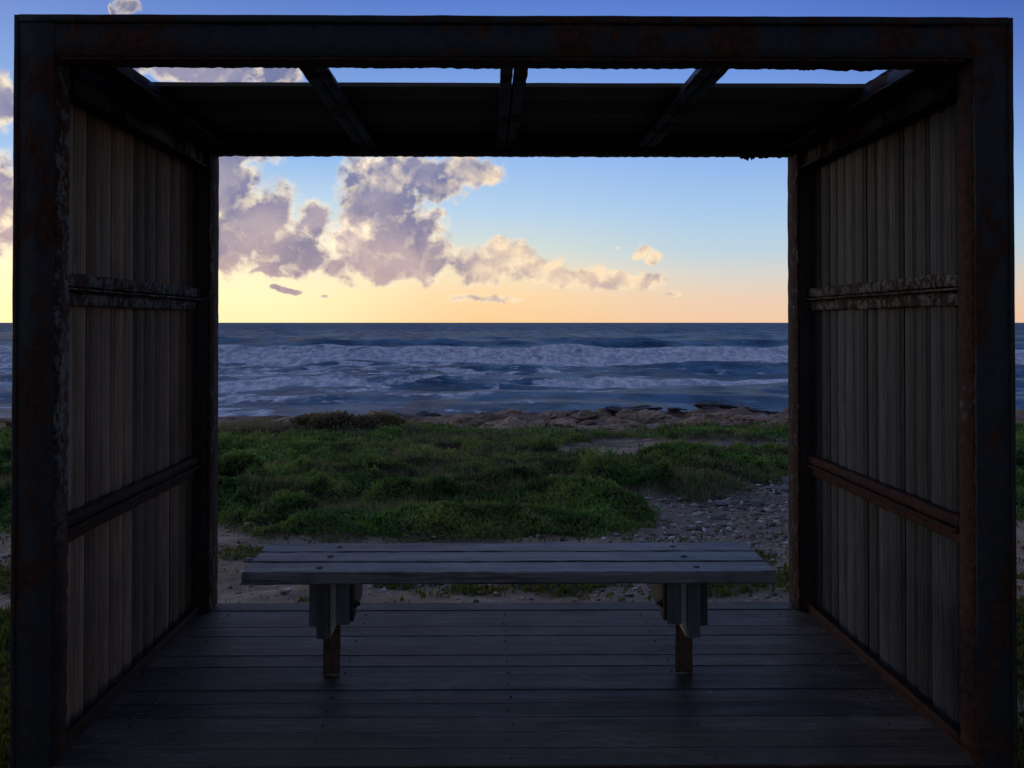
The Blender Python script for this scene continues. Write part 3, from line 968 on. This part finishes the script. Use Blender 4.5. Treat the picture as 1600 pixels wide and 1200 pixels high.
for i in range(46):
    px = rr.choice([rr.uniform(590, 720), rr.uniform(800, 1020), rr.uniform(960, 1060), rr.uniform(1090, 1250)])
    y = rr.uniform(35.0, 38.5)
    s = rr.uniform(0.2, 0.5)
    place_rock('wet_rock', drk_m[i % 4], gx(px, y), y, (s * rr.uniform(1.0, 2.2), s, s * rr.uniform(.4, .8)), (rr.uniform(-.2, .2), rr.uniform(-.2, .2), rr.uniform(-.4, .4)),
               *wet_words(px, s))
by = {}
for o in [o for o in S.collection.objects if o.get('category') == 'rock']:
    by.setdefault(o['label'], []).append(o)
ORD = ['leftmost', 'second', 'third', 'fourth', 'fifth', 'sixth', 'seventh', 'eighth', 'ninth', 'tenth', 'eleventh', 'twelfth', 'thirteenth', 'fourteenth']
for lab, os_ in by.items():
    if len(os_) > 1:
        for q, o in enumerate(sorted(os_, key=lambda o: o.location.x / o.location.y)):
            w_ = ORD[q] if q == 0 else ORD[q] + ' from left'
            o['label'] = w_ + ': ' + lab.replace(' of the shore rocks', '')

place_rock('wet_rock', drk_m[1], gx(1122, 36.2), 36.2, (0.9, .7, .42), (0, 0.1, .2), 'large dark rock outcrop at the water, left half of the high ledge on the right', 'rock')
place_rock('wet_rock', drk_m[2], gx(1172, 36.4), 36.4, (1.1, .7, .42), (0, -.05, 2.2), 'large dark rock outcrop at the water, nearest to the right rear post', 'rock')
place_rock('wet_rock', drk_m[3], gx(668, 37.5), 37.5, (1.3, .5, .26), (0, 0, .1), 'long low dark rock just right of the tallest dry shrub', 'rock')
named = [
    (1226, 768, 24, 7, 'broad flat pale stone beside the right rear post'),
    (1128, 790, 14, 6, 'whitish stone in the middle of the gravel, upper of two'),
    (1182, 789, 10, 8, 'grey-white rounded stone left of the broad flat stone'),
    (1120, 812, 12, 7, 'pale angular stone lower down in the gravel'),
    (1206, 745, 8, 5, 'small pale stone at the upper right of the gravel'),
    (1192, 657, 12, 7, 'light coloured boulder under the dark ledge'),
    (1004, 795, 6, 4, 'small white stone at the left end of the gravel'),
    (392, 876, 10, 5, 'flat pale stone on the bare ground left of the bench'),
    (905, 931, 5, 4, 'small white pebble under the bench, behind the deck edge'),
]
for i, (px, py, w, h, lab) in enumerate(named):
    ys = np.linspace(4.4, 36, 900)
    zs = ground_z(gx(px, ys), ys)
    pys = 504 - (zs - EYE.z) / ys * F
    y = float(ys[np.argmin(np.abs(pys - py))])
    k = y / F
    place_rock('stone', pal_m[i % 4], gx(px, y), y, (w * k, w * k * .8, h * k * 1.2), (0, 0, rr.uniform(0, 3)), lab, 'stone', sink=0.2)

# gravel: thousands of small stones, one object
ico_v, ico_f = [], []
bm = bmesh.new(); bmesh.ops.create_icosphere(bm, subdivisions=1, radius=1.0)
ico_v = np.array([v.co[:] for v in bm.verts]); ico_f = np.array([[v.index for v in f.verts] for f in bm.faces]); bm.free()
x, D = scatter_pts(80000, 4.3, 26, 1.2)
gr_, dr_, gv_, px_, py_ = zones(x, D)
keep = (rng.random(len(x)) < (gv_ * 0.65 + 0.05) * (1 - 0.9 * gr_)) & ~((np.abs(x) < 1.7) & (D < 4.4))
x, D = x[keep][:14000], D[keep][:14000]
zz = ground_z(x, D)
n = len(x)
s = (0.005 + 0.030 * rng.random(n) ** 4.5) * np.clip(D / 8, .6, 1.5)
jit = 1 + 0.35 * rng.normal(size=(n, 12, 1)).clip(-1.5, 1.5)
sc = np.stack([s * rng.uniform(.8, 1.6, n), s, s * rng.uniform(.4, .8, n)], 1)
th = rng.random(n) * 6.28
vv = ico_v[None] * jit * sc[:, None, :]
ct, stn = np.cos(th)[:, None], np.sin(th)[:, None]
vx = vv[..., 0] * ct - vv[..., 1] * stn + x[:, None]
vy = vv[..., 0] * stn + vv[..., 1] * ct + D[:, None]
vz = vv[..., 2] + (zz + s * 0.2)[:, None]
VG = np.stack([vx, vy, vz], 2).reshape(-1, 3)
TG = (ico_f[None] + (np.arange(n) * 12)[:, None, None]).reshape(-1, 3)
m, g = new_mat('gravel_stones')
t = g.n('ShaderNodeAttribute', out='Fac', attribute_name='tint')
c = g.ramp(t, [(0, (0.07, 0.065, 0.07, 1)), (.4, (0.22, 0.185, 0.165, 1)), (.7, (0.38, 0.28, 0.20, 1)), (.86, (0.46, 0.40, 0.36, 1)), (1, (0.68, 0.64, 0.60, 1))])
finish(g, c, 0.85, spec=0.3)
o = big_mesh('gravel', VG, None, m, tris=TG)
add_attr(o, 'tint', np.repeat(rng.random(n), 12))
tag(o, 'loose grey and white gravel on the bare ground right of the green plants', 'gravel', kind='stuff')
print('gravel', n)

# ------------------------------------------------------------------ the shelter
XO, XI = 1.558, 1.435          # outer and inner faces of the front columns
YF, YB = 2.66, 4.21            # front and back planes
ZT = 2.34
SH = empty('beach_shelter', (0, (YF + YB) / 2, -0.22), 'open box shelter of rusting steel with grey timber walls and deck facing the sea', 'shelter')

SXO = {-1: 1.558, 1: 1.576}
SXI = {-1: 1.435, 1: 1.455}
for sx in (-1, 1):
    XO, XI = SXO[sx], SXI[sx]
    # front column: face plate with a returned lip at the outer edge and a flaking inner cheek
    lo, hi = sorted((sx * XI, sx * (XO - 0.016)))
    vs, fs = box(lo, hi, YF, YF + 0.062, -0.30, ZT - 0.002, 2, 90, 0.0025, 5 + sx, 0.001)
    colo = obj('front_column', vs, fs, M['steel'], SH, True)
    lo, hi = sorted((sx * (XO - 0.015), sx * XO))
    vs, fs = box(lo, hi, YF - 0.004, YF + 0.10, -0.30, ZT, 2, 30, 0.0012, 8, 0.003)
    obj('outer_lip', vs, fs, M['steel'], colo, True)
    lo, hi = sorted((sx * (XI - 0.004), sx * (XI + 0.010)))
    vs, fs = box(lo, hi, YF + 0.012, YF + 0.10, -0.02, 2.205, 2, 260, 0.005, 3 + sx, 0.004, 40.0)
    obj('flaking_flange', vs, fs, M['steel_peel'] if sx < 0 else M['steel_cheek'], colo, True)
    # rear post
    lo, hi = sorted((sx * 1.416, sx * XO))
    vs, fs = box(lo, hi, 4.08, 4.20, -0.30, ZT, 2, 60, 0.003, 11 + sx, 0.004)
    rp = obj('rear_post', vs, fs, M['steel'], SH, True)
    lo, hi = sorted((sx * 1.408, sx * 1.4155))
    vs, fs = box(lo, hi, 4.076, 4.21, 0.0, 2.20, 2, 140, 0.0022, 13 + sx, 0.002)
    obj('flange', vs, fs, M['steel_rail'], rp, True)
    # top side beam
    lo, hi = sorted((sx * 1.43, sx * XO))
    vs, fs = box(lo, hi, YF + 0.10, 4.08, 2.13, ZT - 0.003, 1, 40, 0.003, 17 + sx, 0.004)
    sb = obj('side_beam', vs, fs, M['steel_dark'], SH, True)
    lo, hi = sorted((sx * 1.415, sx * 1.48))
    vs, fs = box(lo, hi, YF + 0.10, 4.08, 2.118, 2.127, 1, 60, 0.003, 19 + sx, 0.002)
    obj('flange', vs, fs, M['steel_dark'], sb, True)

XO, XI = 1.558, 1.435
# front beam: face, top lip, lower flange with a ragged edge
vs, fs = box(-XO + 0.03, XO - 0.012, YF + 0.0022, YF + 0.062, 2.214, ZT - 0.024, 0, 120, 0.004, 2, 0.004)
fb = obj('front_beam', vs, fs, M['steel'], SH, True)
vs, fs = box(-XO + 0.017, XO + 0.001, YF - 0.006, YF + 0.10, ZT - 0.022, ZT + 0.002, 0, 40, 0.0015, 4, 0.003)
obj('top_lip', vs, fs, M['steel'], fb, True)
vs, fs = box(-XI + 0.012, XI - 0.012, YF + 0.005, YF + 0.095, 2.204, 2.2125, 0, 460, 0.0035, 6, 0.002, 55.0)
obj('flange', vs, fs, M['steel_rust'], fb, True)
vs, fs = box(-1.414, 1.414, 4.08, 4.20, 2.213, ZT - 0.001, 0, 60, 0.003, 7, 0.004)
bb = obj('rear_beam', vs, fs, M['steel'], SH, True)
vs, fs = box(-1.407, 1.407, 4.078, 4.208, 2.200, 2.211, 0, 420, 0.0035, 9, 0.002, 50.0)
obj('flange', vs, fs, M['steel_rust'], bb, True)


def flake(cx, cy, cz, w, h, parent, seed):
    r = random.Random(seed)
    n = 14
    top = [(cx - w / 2 + w * i / n, cz) for i in range(n + 1)]
    bot = [(cx - w / 2 + w * i / n, cz - h * (0.25 + 0.75 * r.random()) * math.sin(math.pi * min(max((i + .3) / (n + .6), 0.03), .97)) ** .6) for i in range(n + 1)]
    vs, fs = [], []
    for yv in (cy, cy + 0.006):
        for (a_, b_) in zip(top, bot):
            vs += [(a_[0], yv, a_[1]), (b_[0], yv, b_[1])]
    k = 2 * (n + 1)
    for i in range(n):
        a_ = 2 * i
        fs += [(a_, a_ + 1, a_ + 3, a_ + 2), (a_ + k, a_ + k + 2, a_ + k + 3, a_ + k + 1), (a_ + 1, a_ + k + 1, a_ + k + 3, a_ + 3)]
    return obj('rust_flake', vs, fs, M['steel_rust'], parent)


flake(1.21, 4.20, 2.204, 0.085, 0.026, bb, 1)
flake(1.285, 4.19, 2.204, 0.10, 0.017, bb, 2)
flake(1.365, 4.19, 2.204, 0.07, 0.013, bb, 4)
flake(1.12, YF + 0.088, 2.206, 0.22, 0.010, fb, 5)
flake(0.95, YF + 0.088, 2.206, 0.10, 0.008, fb, 6)
flake(-0.12, YF + 0.09, 2.206, 0.05, 0.006, fb, 8)

# walls: upright timber boards, two steel rails, a sill
prof_variants = []


def board_profile(w, t, seed, side):
    """ribbed decking board, seen edge on: u along the wall, v towards the inside"""
    r = random.Random(seed)
    pts = [(0.0, 0.0), (w, 0.0)]
    tilt = r.uniform(-0.006, 0.006)
    face = []
    n = 10
    for i in range(n + 1):
        u = i / n
        face.append((w * u, t - 0.015 + 0.016 * math.sin(math.pi * min(max(u, .02), .98)) ** 0.6 + tilt * (u - .5)
                     - (0.0012 if i % 2 else 0)))
    return pts + face[::-1]


for sx in (-1, 1):
    side = 'wall_warm' if sx < 0 else 'wall_grey'
    # sill angle at the deck
    lo, hi = sorted((sx * 1.4475, sx * 1.54))
    vs, fs = box(lo, hi, YF + 0.012, 4.075, -0.06, 0.012, 1, 50, 0.003, 23 + sx, 0.002)
    lo2, hi2 = sorted((sx * 1.448, sx * 1.4545))
    wv, wf = merge((vs, fs), box(lo2, hi2, YF + 0.105, 4.075, 0.0, 0.042, 1, 60, 0.003, 27, 0.002))
    wall = obj('side_wall', wv, wf, M['steel_rust'], SH, True)
    # boards, three alike profiles sharing mesh data
    bw = 0.1005
    protos = []
    for k in range(4):
        pr = board_profile(bw - 0.0003, 0.022, 50 + k, sx)
        # profile coords (y along wall, x inward)
        pp = [((sx * (1.515 - v_)), u_) for (u_, v_) in pr]
        vs, fs = sweep(pp, 2, 0.006, 2.134, 1)
        protos.append((vs, fs))
    y = YF + 0.075
    i = 0
    meshes = {}
    r = random.Random(40 + sx)
    while y < 4.07:
        k = r.randrange(4)
        dx = r.uniform(-0.005, 0.005)
        if (sx > 0 and i == 11) or (sx < 0 and i == 10):
            dx = 0.009
        vs, fs = protos[k]
        if k not in meshes:
            o = obj('wall_board', [(a_[0], a_[1] + y, a_[2]) for a_ in vs], fs, M[side], wall)
            meshes[k] = (o, y)
        else:
            src, ysrc = meshes[k]
            o = src.copy(); COL.objects.link(o)
            o.location = src.location.copy(); o.location.y += y - ysrc
        o.location.x += dx * sx * 1.0
        o.rotation_euler = (r.uniform(-.0015, .0015), 0, r.uniform(-.012, .012))
        y += bw
        i += 1
    # rails
    for zc, hh, sd_ in ((1.49, 0.105, 31), (0.70, 0.09, 37)):
        f = sx
        mk = 'steel_rail' if zc > 1 else 'steel_rust'
        if zc > 1:
            mk = 'rail_peel'
        parts = []
        lo, hi = sorted((f * 1.452, f * 1.485))
        up = box(lo, hi, YF + 0.105, 4.079, zc + 0.010, zc + hh / 2, 1, 90, 0.004, sd_ + sx, 0.003)
        lo, hi = sorted((f * 1.462, f * 1.485))
        dn = box(lo, hi, YF + 0.105, 4.079, zc - hh / 2, zc - 0.012, 1, 90, 0.004, sd_ + 5 + sx, 0.003)
        lo, hi = sorted((f * 1.438, f * 1.486))
        mid_ = box(lo, hi, YF + 0.105, 4.079, zc - 0.0035, zc + 0.003, 1, 90, 0.0025, sd_ + 9 + sx, 0.001)
        lo, hi = sorted((f * 1.478, f * 1.488))
        back = box(lo, hi, YF + 0.106, 4.078, zc - 0.0118, zc + 0.0098, 1, 1, 0, 0, 0.001)
        rv, rf = merge(up, dn, mid_, back)
        obj('wall_rail', rv, rf, M[mk], wall, True)

# small drip of pale paint, patch by the right column
vs, fs = box(1.424, 1.428, YF + 0.035, YF + 0.075, 2.07, 2.16, 2, 10, 0.004, 3, 0.001)

# roof: rafters, timber boards over the rear part only
vsL, fsL = box(-1.43, -1.395, YF + 0.10, 4.078, 2.285, 2.293, 1, 10, 0, 0, 0.002)
vsR, fsR = box(1.42, 1.43, YF + 0.10, 4.078, 2.285, 2.293, 1, 10, 0, 0, 0.002)
rv, rf = merge((vsL, fsL), (vsR, fsR))
roof = obj('roof', rv, rf, M['steel'], SH)
for j, rx in enumerate((-1.352, -0.655, 0.008, 0.672, 1.382)):
    # two steel angles back to back with a slot between them
    hw, gp = 0.046, 0.0042
    parts = [box(rx - hw, rx - gp, YF + 0.063, 4.079, 2.215, 2.223, 1, 60, 0.003, j, 0.002),
             box(rx - gp - 0.007, rx - gp, YF + 0.063, 4.079, 2.2235, 2.284, 1, 20, 0.001, j + 2, 0.001),
             box(rx + gp, rx + hw, YF + 0.063, 4.079, 2.215, 2.223, 1, 60, 0.003, j + 5, 0.002),
             box(rx + gp, rx + gp + 0.007, YF + 0.063, 4.079, 2.2235, 2.284, 1, 20, 0.001, j + 7, 0.001)]
    if j != 2:
        parts.append(box(rx - gp, rx + gp, YF + 0.063, 4.079, 2.226, 2.230, 1, 2, 0, 0, 0.001))
    rv, rf = merge(*parts)
    obj('rafter', rv, rf, M['steel'], roof, True)
yb = 3.275
src = None
while yb < 4.05:
    w = min(0.098, 4.077 - yb)
    if src is None or w < 0.097:
        vs, fs = box(-1.393, 1.418, yb, yb + w, 2.2885, 2.306, 0, 24, 0.0016, 3, 0.002)
        o = obj('roof_board', vs, fs, M['roof'], roof)
        if src is None:
            src, y0 = o, yb
    else:
        o = src.copy(); COL.objects.link(o)
        o.location = src.location.copy(); o.location.y += yb - y0
    yb += 0.101

# deck
fv, ff = merge(box(-XO + 0.02, XO - 0.02, YF - 0.002, YF + 0.004, -0.24, -0.006, 0, 60, 0.003, 4, 0.002),
               box(-1.40, 1.40, 4.192, 4.20, -0.24, -0.046, 0, 40, 0.002, 5, 0.002),
               *[box(jx - .03, jx + .03, YF + 0.01, 4.185, -0.16, -0.034, 1, 1, 0, 0, .002) for jx in (-1.3, -.65, 0, .65, 1.3)])
deck = obj('deck', fv, ff, M['steel_rust'], SH, True)
nb = 14
pitch = (4.215 - (YF + 0.006)) / nb
proto_d = []
rd = random.Random(9)
for k in range(nb):
    y0 = YF + 0.006 + k * pitch
    hwid = 1.4465 if k < nb - 1 else 1.405
    if k in (0, 1, 13):
        vs, fs = box(-hwid, hwid, y0, y0 + pitch - 0.0024, -0.032, 0.0, 0, 90, 0.0008, k * 3.7, 0.002)
        o = obj('deck_board', vs, fs, M['deck'], deck)
        if k == 1:
            src, ys_ = o, y0
    else:
        o = src.copy(); COL.objects.link(o)
        o.location = src.location.copy(); o.location.y += y0 - ys_
        if k % 2:
            o.rotation_euler.z = math.pi
        o.location.z += rd.uniform(-0.003, 0.0)
# screws on the deck boards
mnail = M['iron']
bm = bmesh.new()
bmesh.ops.create_cone(bm, cap_ends=True, segments=8, radius1=0.006, radius2=0.005, depth=0.002)
sme = bpy.data.meshes.new('screw'); bm.to_mesh(sme); bm.free(); sme.materials.append(mnail)
dv, df = [], []
for k in range(nb):
    for jx in (-1.3, -.65, 0.0, .65, 1.3):
        for q in (0.05,):
            cx_ = jx + rd.uniform(-.008, .008); cy_ = YF + .006 + k * pitch + q + rd.uniform(-.004, .004)
            b_ = len(dv)
            dv += [(cx_ + .004 * math.cos(a_ * math.pi / 4), cy_ + .004 * math.sin(a_ * math.pi / 4), 0.0014) for a_ in range(8)]
            dv += [(cx_ + .004 * math.cos(a_ * math.pi / 4), cy_ + .004 * math.sin(a_ * math.pi / 4), -0.004) for a_ in range(8)]
            df.append(tuple(range(b_, b_ + 8)))
            df += [(b_ + a_, b_ + 8 + a_, b_ + 8 + (a_ + 1) % 8, b_ + (a_ + 1) % 8) for a_ in range(8)]
o = obj('screws', dv, df, M['iron'], deck)
o['kind'] = 'stuff'

# ------------------------------------------------------------------ the bench
BY = 3.395
BN = empty('bench', (0, BY, 0), 'weathered grey timber plank bench on two rusty posts, standing on the deck', 'bench')
for k in range(3):
    y0 = 3.18 + k * 0.1455
    x0, x1 = -0.995 - 0.004 * k, 0.997 + 0.005 * k
    # soft rounded edges
    pr = []
    y1, z0, z1, c_ = y0 + 0.137, 0.404, 0.45 + (0.001 if k == 1 else 0), 0.007
    pr = [(y0 + c_, z0), (y1 - c_, z0), (y1, z0 + c_), (y1, z1 - c_), (y1 - c_ * .3, z1 - c_ * .3), (y1 - c_, z1), (y0 + c_, z1), (y0 + c_ * .3, z1 - c_ * .3), (y0, z1 - c_), (y0, z0 + c_)]
    vs, fs = sweep(pr, 0, x0, x1, 110, 0.0025, k * 4.1)
    pl = obj('seat_plank', vs, fs, M['bench'], BN)
    for bx_ in (-0.705, 0.70):
        cy_ = y0 + 0.068 + random.uniform(-.006, .006)
        sh = -0.045 * (1 - k) * 0.3 * (1 if bx_ < 0 else -1)
        vs, fs = [], []
        for (rad, zz_) in ((0.013, z1 - 0.004), (0.013, z1 + 0.0018), (0.009, z1 + 0.0028)):
            vs += [(bx_ + sh + rad * math.cos(a_ * math.pi / 6), cy_ + rad * math.sin(a_ * math.pi / 6), zz_) for a_ in range(12)]
        for q in range(2):
            fs += [(12 * q + a_, 12 * q + (a_ + 1) % 12, 12 * q + 12 + (a_ + 1) % 12, 12 * q + 12 + a_) for a_ in range(12)]
        fs.append(tuple(range(24, 36)))
        obj('bolt', vs, fs, M['iron'], pl)

for sx in (-1, 1):
    def bx(a_, b_, *rest, **kw):
        lo, hi = sorted((sx * a_, sx * b_))
        return box(lo, hi, *rest, **kw)
    # steel angle post
    v1 = bx(0.660, 0.728, 3.365, 3.372, 0.0, 0.402, axis=2, n=30, jit=0.002, seed=sx)
    v2 = bx(0.7205, 0.728, 3.3725, 3.43, 0.0, 0.402, axis=2, n=20, jit=0.002, seed=2 + sx)
    pv_, pf_ = merge(v1, v2)
    leg = obj('leg', pv_, pf_, M['post'], BN, True)
    vs, fs = bx(0.645, 0.742, 3.35, 3.445, 0.0, 0.006, axis=0, n=8, jit=0.002, seed=4)
    # bearers, front-to-back timbers bolted either side of the post
    vs, fs = bx(0.603, 0.655, 3.235, 3.575, 0.237, 0.4035, axis=1, n=14, jit=0.002, seed=5 + sx)
    obj('bearer', vs, fs, M['bearer'], BN)
    vs, fs = bx(0.680, 0.7265, 3.230, 3.36, 0.185, 0.4035, axis=1, n=8, jit=0.002, seed=6 + sx)
    obj('bearer', vs, fs, M['bearer'], BN)
    vs, fs = bx(0.7295, 0.757, 3.245, 3.575, 0.228, 0.4035, axis=1, n=14, jit=0.002, seed=7 + sx)
    obj('bearer', vs, fs, M['bearer'], BN)
    # pale strip with a slanting lower end
    a_, b_ = sx * 0.6555, sx * 0.6795
    zs_ = (0.245, 0.178)
    vs = [(a_, 3.26, zs_[0]), (b_, 3.26, zs_[1]), (b_, 3.26, 0.4035), (a_, 3.26, 0.4035),
          (a_, 3.364, zs_[0]), (b_, 3.364, zs_[1]), (b_, 3.364, 0.4035), (a_, 3.364, 0.4035)]
    fs = [(0, 1, 2, 3), (7, 6, 5, 4), (0, 4, 5, 1), (1, 5, 6, 2), (2, 6, 7, 3), (3, 7, 4, 0)]
    obj('spacer', vs, fs, M['strip'], BN)
    # dark bracket and through bolt on the inner side
    vs, fs = bx(0.592, 0.602, 3.25, 3.34, 0.245, 0.4035, axis=2, n=10, jit=0.003, seed=9)
    br = obj('bracket', vs, fs, M['iron'], BN, True)
    vs, fs = [], []
    secs = [(0.5915, 0.014), (0.582, 0.014), (0.5815, 0.007), (0.570, 0.007)]
    for (xx, rad) in secs:
        vs += [(sx * xx, 3.285 + rad * math.cos(q * math.pi / 3), 0.300 + rad * math.sin(q * math.pi / 3)) for q in range(6)]
    for s_ in range(3):
        fs += [(6 * s_ + q, 6 * s_ + (q + 1) % 6, 6 * s_ + 6 + (q + 1) % 6, 6 * s_ + 6 + q) for q in range(6)]
    fs.append(tuple(range(18, 24)))
    obj('nut', vs, fs, M['iron'], br)

# fallen flakes and a bit of grit lying on the deck near the rear posts
m, g = new_mat('pale_grit'); finish(g, (0.45, 0.42, 0.38, 1), 0.8)
dv, df = [], []
rd = random.Random(21)
for i in range(120):
    cx_ = rd.choice((-1, 1)) * (1.43 - abs(rd.gauss(0, .16))); cy_ = rd.uniform(2.8, 4.15)
    if i < 10: cx_, cy_ = 1.38 + rd.uniform(-.01, .01), 4.08 + rd.uniform(-.01, .01)
    s_ = rd.uniform(.0012, .0035)
    b_ = len(dv)
    for q in range(3):
        a_ = q * 2.1 + rd.random()
        dv.append((cx_ + s_ * math.cos(a_), cy_ + s_ * math.sin(a_), 0.0002))
    dv.append((cx_, cy_, s_ * .8 + .0002))
    df += [(b_, b_ + 1, b_ + 3), (b_ + 1, b_ + 2, b_ + 3), (b_ + 2, b_, b_ + 3)]
o = obj('grit', dv, df, m)
tag(o, 'tiny pale crumbs of paint and sand scattered on the deck along the walls', 'grit', kind='stuff')

S.render.engine = 'CYCLES'
